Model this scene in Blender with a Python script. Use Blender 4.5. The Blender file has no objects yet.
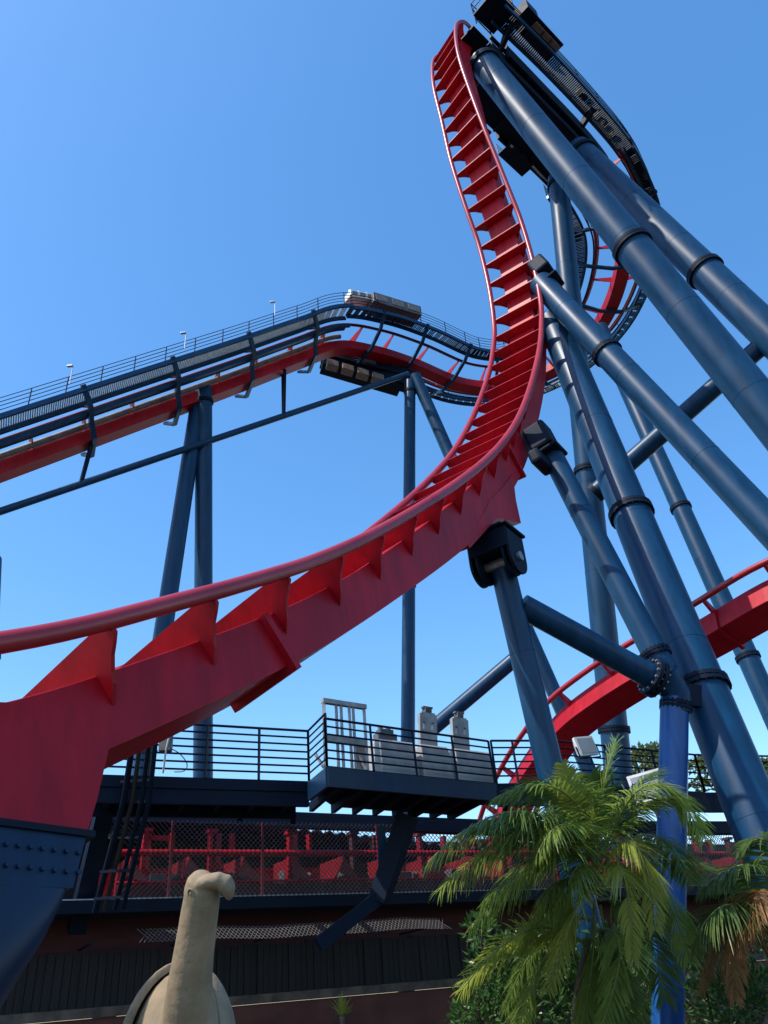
import bpy, bmesh, math, random
from mathutils import Vector as V, Matrix
random.seed(7)
R = math.radians
# ------------------------------------------------------------------ camera, sky, sun, exposure
sc = bpy.context.scene
COL = sc.collection
F = 769.0; PITCH = R(32); ROLL = R(5); CAM = V((0, 0, 1.6))
FW = V((0, math.cos(PITCH), math.sin(PITCH)))
_r = V((1, 0, 0)); _u = V((0, -math.sin(PITCH), math.cos(PITCH)))
RT = _r*math.cos(ROLL) - _u*math.sin(ROLL); UP = _r*math.sin(ROLL) + _u*math.cos(ROLL)
cam_d = bpy.data.cameras.new('camera'); cam = bpy.data.objects.new('camera', cam_d); COL.objects.link(cam)
cam.matrix_world = Matrix(((RT.x, UP.x, -FW.x, CAM.x), (RT.y, UP.y, -FW.y, CAM.y), (RT.z, UP.z, -FW.z, CAM.z), (0, 0, 0, 1)))
cam_d.sensor_fit = 'VERTICAL'; cam_d.sensor_height = 24; cam_d.lens = 24*F/1024
cam_d.clip_start = .05; cam_d.clip_end = 5000
sc.camera = cam
SUN = V((-.52, -.28, .80)).normalized()
el = math.asin(SUN.z); az = math.atan2(SUN.x, SUN.y)
w = bpy.data.worlds.new('World'); sc.world = w; w.use_nodes = True
nt = w.node_tree; bg = nt.nodes['Background']; sky = nt.nodes.new('ShaderNodeTexSky')
sky.sky_type = 'NISHITA'; sky.sun_disc = False; sky.sun_elevation = el; sky.sun_rotation = az
sky.air_density = 1.0; sky.dust_density = .55; sky.ozone_density = 2.6; sky.altitude = 0
hs = nt.nodes.new('ShaderNodeHueSaturation'); hs.inputs['Saturation'].default_value = 1.36; hs.inputs['Value'].default_value = 1.32
gm = nt.nodes.new('ShaderNodeGamma'); gm.inputs[1].default_value = .85
nt.links.new(sky.outputs[0], gm.inputs[0]); nt.links.new(gm.outputs[0], hs.inputs['Color']); nt.links.new(hs.outputs[0], bg.inputs[0]); bg.inputs[1].default_value = .15
sd = bpy.data.lights.new('sun', 'SUN'); sd.energy = 3.1; sd.angle = R(.5); sd.color = (1, .95, .87)
so = bpy.data.objects.new('sun', sd); COL.objects.link(so)
so.rotation_euler = SUN.to_track_quat('Z', 'Y').to_euler(); so.location = (0, 0, 30)
sc.view_settings.view_transform = 'Standard'; sc.view_settings.look = 'None'
sc.view_settings.exposure = 0.85; sc.view_settings.gamma = 1

def ray(x, y): return RT*((x-384)/F) + UP*((512-y)/F) + FW
def at(x, y, s): return CAM + ray(x, y)*s
def atz(x, y, z):
    d = ray(x, y); return CAM + d*((z-1.6)/d.z)
def atp(x, y, p0, n):
    d = ray(x, y); return CAM + d*((p0-CAM).dot(n)/d.dot(n))

# ------------------------------------------------------------------ materials
def mat(name, c1, c2=None, scale=3, rough=.5, metal=0, bump=0, detail=6, lo=.35, hi=.65, spec=.5, coat=0, stretch=(1, 1, 1), rvar=.1, spots=None, trans=None, streak=0):
    m = bpy.data.materials.new(name); m.use_nodes = True; t = m.node_tree; b = t.nodes['Principled BSDF']
    b.inputs['Roughness'].default_value = rough; b.inputs['Metallic'].default_value = metal
    b.inputs['Specular IOR Level'].default_value = spec; b.inputs['Coat Weight'].default_value = coat
    b.inputs['Coat Roughness'].default_value = .25
    tc = t.nodes.new('ShaderNodeTexCoord'); mp = t.nodes.new('ShaderNodeMapping'); mp.inputs['Scale'].default_value = stretch
    t.links.new(tc.outputs['Object'], mp.inputs[0])
    nz = t.nodes.new('ShaderNodeTexNoise'); nz.inputs['Scale'].default_value = scale; nz.inputs['Detail'].default_value = detail
    t.links.new(mp.outputs[0], nz.inputs['Vector'])
    cr = t.nodes.new('ShaderNodeValToRGB'); c2 = c2 or c1
    cr.color_ramp.elements[0].position = lo; cr.color_ramp.elements[1].position = hi
    cr.color_ramp.elements[0].color = (*c1, 1); cr.color_ramp.elements[1].color = (*c2, 1)
    t.links.new(nz.outputs['Fac'], cr.inputs[0]); colout = cr.outputs[0]
    if spots:
        n2 = t.nodes.new('ShaderNodeTexNoise'); n2.inputs['Scale'].default_value = spots[1]; n2.inputs['Detail'].default_value = 8; n2.inputs['Roughness'].default_value = .7
        t.links.new(mp.outputs[0], n2.inputs['Vector'])
        r2 = t.nodes.new('ShaderNodeValToRGB'); r2.color_ramp.elements[0].position = spots[2]; r2.color_ramp.elements[1].position = min(1, spots[2]+.08)
        t.links.new(n2.outputs['Fac'], r2.inputs[0])
        mx = t.nodes.new('ShaderNodeMixRGB'); mx.inputs['Color2'].default_value = (*spots[0], 1)
        t.links.new(r2.outputs[0], mx.inputs[0]); t.links.new(colout, mx.inputs['Color1']); colout = mx.outputs[0]
    if streak:
        m2 = t.nodes.new('ShaderNodeMapping'); m2.inputs['Scale'].default_value = (5, 5, .35); t.links.new(tc.outputs['Object'], m2.inputs[0])
        n4 = t.nodes.new('ShaderNodeTexNoise'); n4.inputs['Scale'].default_value = 1.0; n4.inputs['Detail'].default_value = 7; n4.inputs['Roughness'].default_value = .65; t.links.new(m2.outputs[0], n4.inputs['Vector'])
        r4 = t.nodes.new('ShaderNodeMapRange'); r4.inputs['From Min'].default_value = .32; r4.inputs['From Max'].default_value = .68; r4.inputs['To Min'].default_value = 1-streak; r4.inputs['To Max'].default_value = 1+streak; t.links.new(n4.outputs['Fac'], r4.inputs[0])
        v4 = t.nodes.new('ShaderNodeVectorMath'); v4.operation = 'SCALE'; t.links.new(colout, v4.inputs[0]); t.links.new(r4.outputs[0], v4.inputs['Scale']); colout = v4.outputs[0]
    t.links.new(colout, b.inputs['Base Color'])
    mr = t.nodes.new('ShaderNodeMapRange'); mr.inputs['To Min'].default_value = max(0, rough-rvar); mr.inputs['To Max'].default_value = min(1, rough+rvar)
    t.links.new(nz.outputs['Fac'], mr.inputs[0]); t.links.new(mr.outputs[0], b.inputs['Roughness'])
    if bump:
        bp = t.nodes.new('ShaderNodeBump'); bp.inputs['Strength'].default_value = bump; bp.inputs['Distance'].default_value = .03
        n3 = t.nodes.new('ShaderNodeTexNoise'); n3.inputs['Scale'].default_value = scale*4; n3.inputs['Detail'].default_value = 8
        t.links.new(mp.outputs[0], n3.inputs['Vector'])
        t.links.new(n3.outputs['Fac'], bp.inputs['Height']); t.links.new(bp.outputs[0], b.inputs['Normal'])
    if trans:
        tr = t.nodes.new('ShaderNodeBsdfTranslucent'); tr.inputs[0].default_value = (*trans, 1)
        ms = t.nodes.new('ShaderNodeMixShader'); ms.inputs[0].default_value = .4
        o = t.nodes['Material Output']
        t.links.new(b.outputs[0], ms.inputs[1]); t.links.new(tr.outputs[0], ms.inputs[2]); t.links.new(ms.outputs[0], o.inputs[0])
    return m
M = dict(
    red=mat('red_paint', (.32, .003, .010), (.43, .006, .018), .5, .45, spec=.25, streak=.22, spots=((.22, .008, .012), 2.2, .66)),
    redpale=mat('sun_bleached_red_paint', (.36, .022, .03), (.30, .010, .018), 1.3, .34, spec=.5, stretch=(1, 1, 1)),
    reddark=mat('rail_red_paint', (.24, .014, .022), (.17, .01, .016), 1.3, .35),
    blue=mat('blue_steel_paint', (.003, .034, .084), (.005, .042, .100), .8, .40, spec=.28, streak=.24, spots=((.03, .055, .08), 5, .70)),
    blueshaded=mat('shaded_blue_base_paint', (.003, .017, .046), (.004, .022, .058), .8, .42, spec=.3, streak=.2, spots=((.015, .03, .05), 5, .70)),  # darker copy of the blue paint, shade put into its colour
    bluesunlit=mat('sunlit_blue_steel_paint', (.010, .075, .25), (.014, .09, .29), 1.2, .33, spec=.4, streak=.25, spots=((.03, .08, .16), 4, .68)),  # brighter copy of the blue paint, sunlight on the upright put into colour
    navy=mat('navy_steel_paint', (.003, .008, .020), (.004, .011, .026), 1.5, .6, spec=.15),
    bolt=mat('galvanised_bolt', (.35, .36, .37), (.22, .23, .24), 9, .4, metal=.7),
    grate=mat('galvanised_grating', (.50, .51, .53), (.36, .37, .39), 5, .5, metal=.4),
    pipe=mat('weathered_tan_pipe', (.24, .18, .15), (.14, .10, .09), 2, .6),
    grey=mat('pale_grey_panel', (.42, .42, .41), (.30, .30, .30), 3, .5, bump=.1),
    steel=mat('dull_stainless_plate', (.40, .40, .38), (.26, .25, .23), 4, .42, metal=.3),
    white=mat('white_lamp_housing', (.75, .75, .73), (.6, .6, .58), 4, .4),
    glass=mat('lamp_glass', (.3, .32, .34), None, 4, .1),
    black=mat('black_plastic', (.012, .012, .014), (.02, .02, .022), 4, .5),
    wood=mat('dark_timber', (.008, .006, .006), (.024, .016, .014), 2.4, .75, bump=.5, stretch=(6, 6, .25)),
    rust=mat('terracotta_render', (.15, .045, .03), (.10, .030, .022), 1.4, .85, bump=.3),
    cap=mat('wall_coping', (.16, .11, .08), (.07, .05, .038), 3, .85, bump=.4),
    maroon=mat('maroon_boards', (.075, .010, .012), (.045, .008, .010), 2, .7, stretch=(.4, .4, 3)),
    wire=mat('galvanised_wire', (.13, .11, .11), (.08, .07, .07), 8, .5, metal=.5),
    roof=mat('dark_corrugated_roof', (.05, .045, .045), (.028, .026, .027), 3, .6),
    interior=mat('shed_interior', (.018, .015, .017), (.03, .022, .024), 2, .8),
    motor=mat('motor_housing', (.12, .11, .11), (.07, .065, .065), 5, .5),
    tan=mat('tan_duct', (.26, .19, .15), (.16, .12, .10), 5, .6),
    stone=mat('mossy_cast_stone', (.31, .22, .135), (.19, .145, .085), 3.2, .85, bump=.35, lo=.3, hi=.7, spots=((.15, .125, .07), 6, .58), streak=.15),
    leaf=mat('palm_leaf', (.13, .20, .04), (.21, .28, .06), 9, .38, trans=(.36, .46, .08)),
    leafdark=mat('dark_palm_leaf', (.07, .13, .035), (.12, .18, .045), 9, .38, trans=(.18, .27, .05)),
    leafyellow=mat('yellow_green_palm_leaf', (.24, .28, .05), (.30, .30, .06), 5, .42, trans=(.50, .55, .08)),  # paler yellow-green leaf tone
    dry=mat('dried_palm_leaf', (.34, .16, .05), (.22, .11, .045), 5, .6, trans=(.35, .18, .05)),
    stalk=mat('palm_stalk', (.16, .20, .05), (.11, .15, .04), 6, .5),
    trunk=mat('palm_trunk', (.16, .13, .10), (.08, .065, .05), 6, .85, bump=.6),
    shrub=mat('glossy_shrub_leaf', (.04, .10, .025), (.08, .17, .035), 4, .35, trans=(.05, .12, .02)),
    tree=mat('tree_leaf', (.09, .13, .035), (.13, .16, .05), 4, .5, trans=(.10, .15, .03)),
    bark=mat('bark', (.10, .075, .055), (.055, .042, .032), 8, .9, bump=.6),
    ground=mat('ground_soil', (.06, .052, .042), (.04, .037, .028), .6, .95, bump=.3),
    concrete=mat('concrete', (.32, .31, .29), (.24, .235, .22), 2, .9, bump=.2),
)

# ------------------------------------------------------------------ object helpers
def props(o, label=None, cat=None, group=None, kind=None):
    if label: o['label'] = label
    if cat: o['category'] = cat
    if group: o['group'] = group
    if kind or label: o['kind'] = kind or 'thing'
    return o
def thing(name, label, cat, loc=(0, 0, 0), group=None):
    o = bpy.data.objects.new(name, None); o.empty_display_size = .2; COL.objects.link(o); o.location = loc
    return props(o, label, cat, group)
class MB:
    def __init__(s): s.v = []; s.f = []; s.sm = []
    def add(s, vs, fs, smooth=False):
        n = len(s.v); s.v += [V(p) for p in vs]; s.f += [[i+n for i in f] for f in fs]; s.sm += [smooth]*len(fs)
    def box(s, c, size, ax=None):
        c = V(c); ax = ax or (V((1, 0, 0)), V((0, 1, 0)), V((0, 0, 1)))
        h = [ax[i]*(size[i]/2) for i in range(3)]
        vs = [c + h[0]*i + h[1]*j + h[2]*k for i in (-1, 1) for j in (-1, 1) for k in (-1, 1)]
        s.add(vs, [(0, 1, 3, 2), (4, 6, 7, 5), (0, 4, 5, 1), (2, 3, 7, 6), (0, 2, 6, 4), (1, 5, 7, 3)])
    def beam(s, a, b, w_, h_, up=V((0, 0, 1)), ext=0):
        a = V(a); b = V(b); d = (b-a); l = d.length; d = d/l
        sd_ = d.cross(up)
        if sd_.length < 1e-3: sd_ = d.cross(V((0, 1, 0)))
        sd_.normalize(); u = sd_.cross(d)
        s.box((a+b)/2, (l+2*ext, w_, h_), (d, sd_, u))
    def tube(s, pts, r, seg=10, cap=True):
        pts = [V(p) for p in pts]; n = len(pts); rs = r if isinstance(r, (list, tuple)) else [r]*n
        T = [(pts[min(i+1, n-1)]-pts[max(i-1, 0)]).normalized() for i in range(n)]
        a = T[0].orthogonal().normalized(); vs = []
        for i in range(n):
            a = (a - T[i]*a.dot(T[i])).normalized(); b = T[i].cross(a)
            for k in range(seg):
                t = 2*math.pi*k/seg; vs.append(pts[i] + (a*math.cos(t) + b*math.sin(t))*rs[i])
        fs = [(i*seg+k, i*seg+(k+1) % seg, (i+1)*seg+(k+1) % seg, (i+1)*seg+k) for i in range(n-1) for k in range(seg)]
        s.add(vs, fs, True)
        if cap:
            s.add(vs[:seg], [tuple(range(seg))[::-1]]); s.add(vs[-seg:], [tuple(range(seg))])
    def cyl(s, a, b, r, seg=20): s.tube([a, b], r, seg)
    def loft(s, rings, cap=True, smooth=False):
        n = len(rings[0]); vs = [p for q in rings for p in q]
        s.add(vs, [(i*n+k, i*n+(k+1) % n, (i+1)*n+(k+1) % n, (i+1)*n+k) for i in range(len(rings)-1) for k in range(n)], smooth)
        if cap: s.add(rings[0], [tuple(range(n))[::-1]]); s.add(rings[-1], [tuple(range(n))])
    def prism(s, poly, d):
        poly = [V(p) for p in poly]; s.loft([poly, [p+V(d) for p in poly]])
    def build(s, name, m, parent=None, bevel=0):
        bm = bmesh.new(); vs = [bm.verts.new(p) for p in s.v]
        for f, smo in zip(s.f, s.sm):
            try: q = bm.faces.new([vs[i] for i in f]); q.smooth = smo
            except ValueError: pass
        bmesh.ops.recalc_face_normals(bm, faces=bm.faces)
        me = bpy.data.meshes.new(name)
        if parent is not None:
            bm.transform(Matrix.Translation(-wloc(parent)))
        bm.to_mesh(me); bm.free(); me.materials.append(M[m] if isinstance(m, str) else m)
        o = bpy.data.objects.new(name, me); COL.objects.link(o)
        if parent is not None: o.parent = parent
        if bevel:
            b = o.modifiers.new('bevel', 'BEVEL'); b.width = bevel; b.segments = 2; b.limit_method = 'ANGLE'
        return o
def wloc(o):
    p = V((0, 0, 0))
    while o is not None: p += o.location; o = o.parent
    return p
def catmull(P, step):
    P = [V(p) for p in P]; Q = [P[0]*2-P[1]] + P + [P[-1]*2-P[-2]]; out = []
    for i in range(1, len(Q)-2):
        a, b, c, d = Q[i-1:i+3]
        for k in range(20):
            t = k/20; out.append(.5*((2*b) + (c-a)*t + (2*a-5*b+4*c-d)*t*t + (3*b-a-3*c+d)*t**3))
    out.append(P[-1])
    res = [out[0]]; acc = 0; nxt = step
    for i in range(1, len(out)):
        d = (out[i]-out[i-1]).length
        while acc+d >= nxt and d > 0:
            res.append(out[i-1].lerp(out[i], (nxt-acc)/d)); nxt += step
        acc += d
    return res
class Path:
    """points with tangent T, lateral L, up U"""
    def __init__(s, pts, step, lat):
        s.p = catmull(pts, step); n = len(s.p)
        s.T = [(s.p[min(i+1, n-1)]-s.p[max(i-1, 0)]).normalized() for i in range(n)]
        s.L = []; s.U = []; s.step = step
        for i in range(n):
            l = lat(s.p[i], s.T[i], i/(n-1)); l = (l - s.T[i]*l.dot(s.T[i])).normalized()
            s.L.append(l); s.U.append(l.cross(s.T[i]).normalized())
    def at(s, i, a, b): i = max(0, min(len(s.p)-1, i)); return s.p[i] + s.L[i]*a + s.U[i]*b
    def line(s, a, b, i0=0, i1=None): return [s.at(i, a, b) for i in range(i0, (i1 or len(s.p)))]
    def sweep(s, mb, poly, i0=0, i1=None):
        i1 = i1 or len(s.p); mb.loft([[s.at(i, a, b) for a, b in poly] for i in range(i0, i1)])
    def plate(s, mb, i, poly, th):
        q = [s.at(i, a, b) - s.T[i]*th/2 for a, b in poly]; mb.prism(q, s.T[i]*th)
def rect(a0, a1, b0, b1): return [(a0, b0), (a1, b0), (a1, b1), (a0, b1)]

# ------------------------------------------------------------------ ground and sky are setting
g = MB(); S_ = 1500
g.add([(-S_, -S_, 0), (S_, -S_, 0), (S_, S_, 0), (-S_, S_, 0)], [(0, 1, 2, 3)])
props(g.build('ground', 'ground'), kind='structure')

# ------------------------------------------------------------------ MAIN DROP TRACK
Z_ = V((0, 0, 1))
LAT = V((-.835, .55, 0))                       # towards the far rail
near = [(473, 33, 40.3), (463, 22, 39.2), (456, 27, 38.0), (458, 52, 36.2), (470, 90, 34.7), (483, 125, 33.5), (495, 155, 32.7), (509, 190, 31.8), (521, 221, 31.0),
        (533, 262, 29.7), (540.5, 300, 28.3), (541.5, 324, 27.1), (539.5, 349, 25.5), (532, 382, 23.2), (521, 413, 20.9), (507, 437, 19.0), (483, 463, 16.9),
        (440, 495, 14.5), (380, 531, 12.1), (320, 559, 10.4), (250, 582, 9.0), (167, 605, 7.8), (83, 627, 6.9), (0, 643, 6.2)]
pts = [at(*q) for q in near]
pts.append(pts[-1] + (pts[-1]-pts[-2])*1.3 + V((0, 0, .05))); pts.append(pts[-1] + (pts[-1]-pts[-2])*1.0 + V((0, 0, .12)))
pts.insert(0, pts[0] + V((1.7, 1.9, .1)))
G = 1.95
def bank(p):
    if p.z > 29: q = min(1, (p.z-29)/9); q = q*q*(3-2*q); return V((-.835+.26*q, .55+.27*q, 0)).normalized()
    f = min(1, max(0, (13.0-p.z)/8.0)); return LAT - V((0, 0, .27*f*f*(3-2*f)))
PM = Path([p + bank(p).normalized()*(G/2) for p in pts], .28, lambda p, T, t: bank(p))
N = len(PM.p)
drop = thing('coaster_drop_track', 'big red vertical drop track sweeping down and left across the photo', 'coaster track', (pts[-4].x, pts[-4].y, 0))
for a, nm in ((-G/2, 'near'), (G/2, 'far')):
    mb = MB(); mb.tube(PM.line(a, 0), .095, 14); o = mb.build('rail', 'redpale', drop)
SPT, SPB, SPW = -.33, -1.02, .5
def depth_(i): f = min(1, max(0, (PM.p[i].z-6.5)/5)); return SPB-.26*f*f*(3-2*f)
mb = MB(); mb.loft([[PM.at(i, a, b) for a, b in rect(-SPW, SPW, depth_(i), SPT)] for i in range(3, N)]); mb.build('spine_beam', 'red', drop, bevel=.012)
tie = [(-G/2, .02), (G/2, .02), (G/2, -.13), (.90, -.20), (.80, -.28), (.70, -.40), (.64, -.50), (.50, -.66), (.502, -.325), (-.502, -.325), (-.50, -.66), (-.64, -.50), (-.70, -.40), (-.80, -.28), (-.90, -.20), (-G/2, -.13)]
k206 = min(range(N), key=lambda i: (PM.at(i, -G/2, 0)-at(203, 606, 8.4)).length)
low = [i for i in range(N-2) if PM.p[i].z < 13.5 and (i-k206) % 5 == 0]
for k in [i for i in range(4, low[0]-3) if (low[0]-i) % 4 == 0] + low:
    mb = MB(); PM.plate(mb, k, tie, .045); mb.build('cross_tie', 'red', drop)
# bolted joints round the spine
def joint(mb, i, e=.10, th=.10):
    sb = depth_(i); q = [(-SPW-e, SPT+.002), (-SPW-e, sb-e), (SPW+e, sb-e), (SPW+e, SPT+.002), (SPW+.001, SPT+.002), (SPW+.001, sb-.001), (-SPW-.001, sb-.001), (-SPW-.001, SPT+.002)]
    PM.plate(mb, i, q, th)
def nearest(P, q): return min(range(len(P.p)), key=lambda i: (P.p[i]-q).length)
for q in ((265, 590, 9.3), (514, 425, 20), (531, 255, 30), (476, 108, 34)):
    i = nearest(PM, at(*q)+LAT*1.1); mb = MB(); joint(mb, i); mb.build('spine_joint', 'red', drop)
NP = LAT.copy(); P0 = pts[10] + LAT*(G/2-SPW) - LAT*.004       # plane of the near side of the spine
def side(x, y, off=0): return atp(x, y, P0 + LAT*off, NP)
nl = PM.L[N-8]; pl = PM.at(N-8, -SPW-.006, -.8)
mb = MB(); mb.prism([atp(x, y, pl, nl) for x, y in ((122, 705), (112, 737), (104, 770), (97, 800), (88, 830), (-90, 806), (-90, 700))], nl*(2*SPW+.012))
mb.build('support_saddle', 'red', drop, bevel=.015)
mb = MB(); mb.prism([side(*q) for q in ((480, 520), (490, 500), (504, 486), (513, 474), (516, 500), (521, 523), (497, 518), (470, 548), (466, 541))], LAT*(2*SPW+.008))
mb.build('support_web', 'red', drop)

# foreground base column under the saddle
def column(name, label, path, r, collars=(), matn='blue', group='blue steel columns carrying the roller coaster', foot=False, cat='support column', seg=28, parts=()):
    """path: list of world points top to bottom; r one radius or list"""
    p = [V(q) for q in path]; e = p[-1]
    t = thing(name, label, cat, (e.x, e.y, max(0, e.z) if not foot else 0), group)
    mb = MB()
    if len(p) == 2: p = [p[0].lerp(p[1], i/12) for i in range(13)]; r_ = r if not isinstance(r, (list, tuple)) else [r[0]+(r[1]-r[0])*i/12 for i in range(13)]
    else: r_ = r
    mb.tube(p, r_, seg)
    if len(path) == 2:
        ln = (p[-1]-p[0]).length; dd_ = (p[-1]-p[0]).normalized(); q_ = 2.1
        while q_ < ln-1: mb.tube([p[0]+dd_*q_, p[0]+dd_*(q_+.035)], (r if not isinstance(r, (list, tuple)) else r[0])+.006, seg); q_ += 4.3
    mb.build('pipe', matn, t)
    for c, d, rr in collars:
        m2 = MB(); h = rr*.16+.02
        m2.cyl(c - d*h, c - d*.012, rr*1.15, seg); m2.cyl(c + d*.012, c + d*h, rr*1.15, seg)
        m2.cyl(c-d*.02, c+d*.02, rr*1.06, seg)
        m2.build('collar', 'navy', t)
        mbo = MB(); oa = d.orthogonal().normalized(); ob = d.cross(oa)
        for kk in range(20):
            an = 2*math.pi*kk/20; pb_ = c + (oa*math.cos(an)+ob*math.sin(an))*rr*1.1; mbo.cyl(pb_-d*(h+.03), pb_+d*(h+.03), .022, 6)
        mbo.build('bolts', 'navy', t)
    if foot:
        m3 = MB(); rr = r if not isinstance(r, (list, tuple)) else r[-1]
        m3.cyl(V((e.x, e.y, -.2)), V((e.x, e.y, .18)), rr*1.9, 24); m3.build('footing', 'concrete', t)
    return t
def col2(label, a, b, dia, cpx=(), matn='blue', ground=True, name='support_column', **kw):
    A = at(*a); B = at(*b); d = (B-A).normalized()
    E_ = B
    if ground and d.z < 0: E_ = B + d*((B.z-.02)/-d.z)
    cs = []
    for (x, y) in cpx:
        # point on the axis closest to the pixel ray
        rr = ray(x, y).normalized(); w0 = A-CAM; bb = d.dot(rr); dd = d.dot(w0); ee = rr.dot(w0)
        tt = (bb*ee-dd)/(1-bb*bb); cs.append((A + d*tt, d, dia/2))
    return column(name, label, [A, E_], dia/2, cs, matn, foot=ground, **kw)

# big tapered base at the left
t = thing('support_column', 'huge shaded blue base column at lower left under the red saddle', 'support column', (-4.6, 7.2, 0), 'blue steel columns carrying the roller coaster')
wid_ = 2*SPW+.012
mb = MB(); mb.prism([atp(x, y, pl, nl) for x, y in ((87, 833), (-90, 809), (-96, 882), (73, 888))], nl*wid_); mb.build('base_head', 'blueshaded', t, bevel=.03)
f0, f1 = atp(-90, 808, pl, nl), atp(90, 832, pl, nl); fd_ = (f1-f0).normalized()
mb = MB(); mb.prism([f0-nl*.04-Z_*.0, f1-nl*.04+fd_*.03, f1-nl*.04+fd_*.03-Z_*.05, f0-nl*.04-Z_*.05], nl*(wid_+.08)); mb.build('flange_plate', 'navy', t)
mb = MB()
for (ya, yb) in ((853, 833), (873, 855)):
    for kk in range(15):
        x = 78-kk*12; p = atp(x, ya-(ya-yb)*kk/14.0, pl, nl); mb.cyl(p, p-nl*.028, .02, 8)
mb.build('bolts', 'blueshaded', t)
rings = []
for (xl, xr, y, e) in ((-96, 72.5, 884, .12), (-110, 66, 905, .2), (-122, 56, 935, .4), (-134, 38, 972, .7), (-146, 14, 1020, .95), (-170, -30, 1090, 1), (-230, -110, 1240, 1)):
    p_r, p_l = atp(xr, y, pl, nl), atp(xl, y-(xr-xl)*.1, pl, nl); c = (p_r+p_l)/2 + nl*wid_/2; hx = (p_r-p_l)/2; hy = nl*wid_/2; ring = []
    for kk in range(48):
        a = 2*math.pi*kk/48; ca, sa = math.cos(a), math.sin(a)
        ring.append(c + hx*math.copysign(abs(ca)**e, ca)*.998 + hy*math.copysign(abs(sa)**e, sa)*.998)
    rings.append(ring)
rings.append([V((p.x-.1, p.y, -.02)) for p in rings[-1]])
mb = MB(); mb.loft(rings, smooth=True); mb.build('pipe', 'blueshaded', t)

# ------------------------------------------------------------------ columns
GC = 'blue steel columns carrying the roller coaster'
col2('thick blue pipe from the crest of the drop down to the right edge', (482, 62, 38.2), (740, 380, 25.8), 1.36, [(484, 66), (637, 243)])
col2('thick blue diagonal pipe emerging under the turnaround with collar near right edge', (578, 150, 42), (750, 315, 31.5), 1.42, [(583, 155), (706, 271)])
col2('steep blue pipe rising behind the drop track to the top platform', (558, 178, 43.5), (615, 740, 31), 1.12, [(559, 186), (618, 730), (594, 470)])
tC4 = col2('blue diagonal brace pipe from the middle of the drop to right edge', (541, 283, 29.3), (745, 500, 20.8), .90, [(608, 352)])
tC5 = col2('widest blue pipe leaning beside the palm with a collar halfway', (553, 322, 29.3), (740, 780, 16.2), 1.10, [(625, 516), (695, 690)])
col2('slim far pipe behind everything reaching the right edge with two collars', (600, 328, 52), (740, 640, 37), 1.0, [(673, 511), (740, 660)])
col2('straight slim blue pipe standing under the lift hill crest', (410, 382, 56), (408, 725, 43), .80, [(410, 392), (408, 585)])
col2('long slim blue pipe slanting from lift crest behind the red track', (415, 376, 56.2), (573, 735, 43), .86, [])
col2('blue pipe standing vertically under the middle of the lift hill', (204, 388, 47.5), (203, 775, 39), 1.0, [(204, 402)])
col2('leaning blue pipe just left of the vertical one under lift hill', (199, 398, 47.5), (165, 620, 40), .95, [])
col2('short piece of blue pipe between rail and spine at left edge', (-14, 560, 15), (-22, 700, 13.2), .56, [(-14, 655)])
# C6 joins the bright vertical column; both are one bent support
J = at(676, 694, 17.1)
tC6 = col2('blue pipe from dark bracket of the drop to the flanged joint', (552, 455, 21.6), (674, 690, 17.05), .60, [(655, 655)], ground=False)
A = J + V((0, 0, .1)); B = at(668, 1018, 14.4); d = (B-A).normalized(); B2 = B + d*(B.z/-d.z)
col_v = column('support_column', 'bright sunlit blue upright pipe standing right of the palm below the joint', [A, B2], .30, [(at(676, 706, 17.0), d, .30)], 'bluesunlit', foot=True)
m_ = MB(); m_.tube([at(664, 672, 17.1), J, at(677, 712, 16.95)], .315, 24)
m_.build('elbow', 'blue', tC6)
m_ = MB(); m_.beam(J, at(704, 697, 17.2), .12, .5); m_.build('gusset_plate', 'navy', tC6)
# C8 with clevis
A8 = at(501, 562, 17.4); B8 = at(555, 790, 15.3)
t8 = col2('blue pipe left of the palm topped by a dark pinned bracket', (501, 562, 17.4), (555, 790, 15.3), .56, [], matn='blue')
# clevis: boxes and rounded plates, aligned to the track plane
hd = V((-.55, -.835, 0)); Z = V((0, 0, 1))
cb = at(499, 540, 17.4) + LAT*.12
m_ = MB(); m_.box(cb + Z*.12, (1.12, 1.0, .07), (LAT, hd, Z)); m_.box(cb - Z*.18, (.98, .86, .5), (LAT, hd, Z)); m_.build('bracket_box', 'navy', t8, bevel=.02)
for off in (-.48, -.33, .33, .48):
    poly = []
    cdisc = cb - Z*.58 + LAT*off
    for kk in range(15):
        a = math.pi + math.pi*kk/14; poly.append(cdisc + hd*(.40*math.cos(a)) + Z*(.40*math.sin(a)))
    poly += [cdisc + hd*.40 + Z*.6, cdisc - hd*.40 + Z*.6]
    m_ = MB(); m_.prism([p - LAT*.03 for p in poly], LAT*.06); m_.build('lug_plate', 'navy', t8, bevel=.008)
m_ = MB(); m_.cyl(cb - Z*.58 - LAT*.58, cb - Z*.58 + LAT*.58, .11, 16); m_.build('pin', 'bolt', t8)
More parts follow.
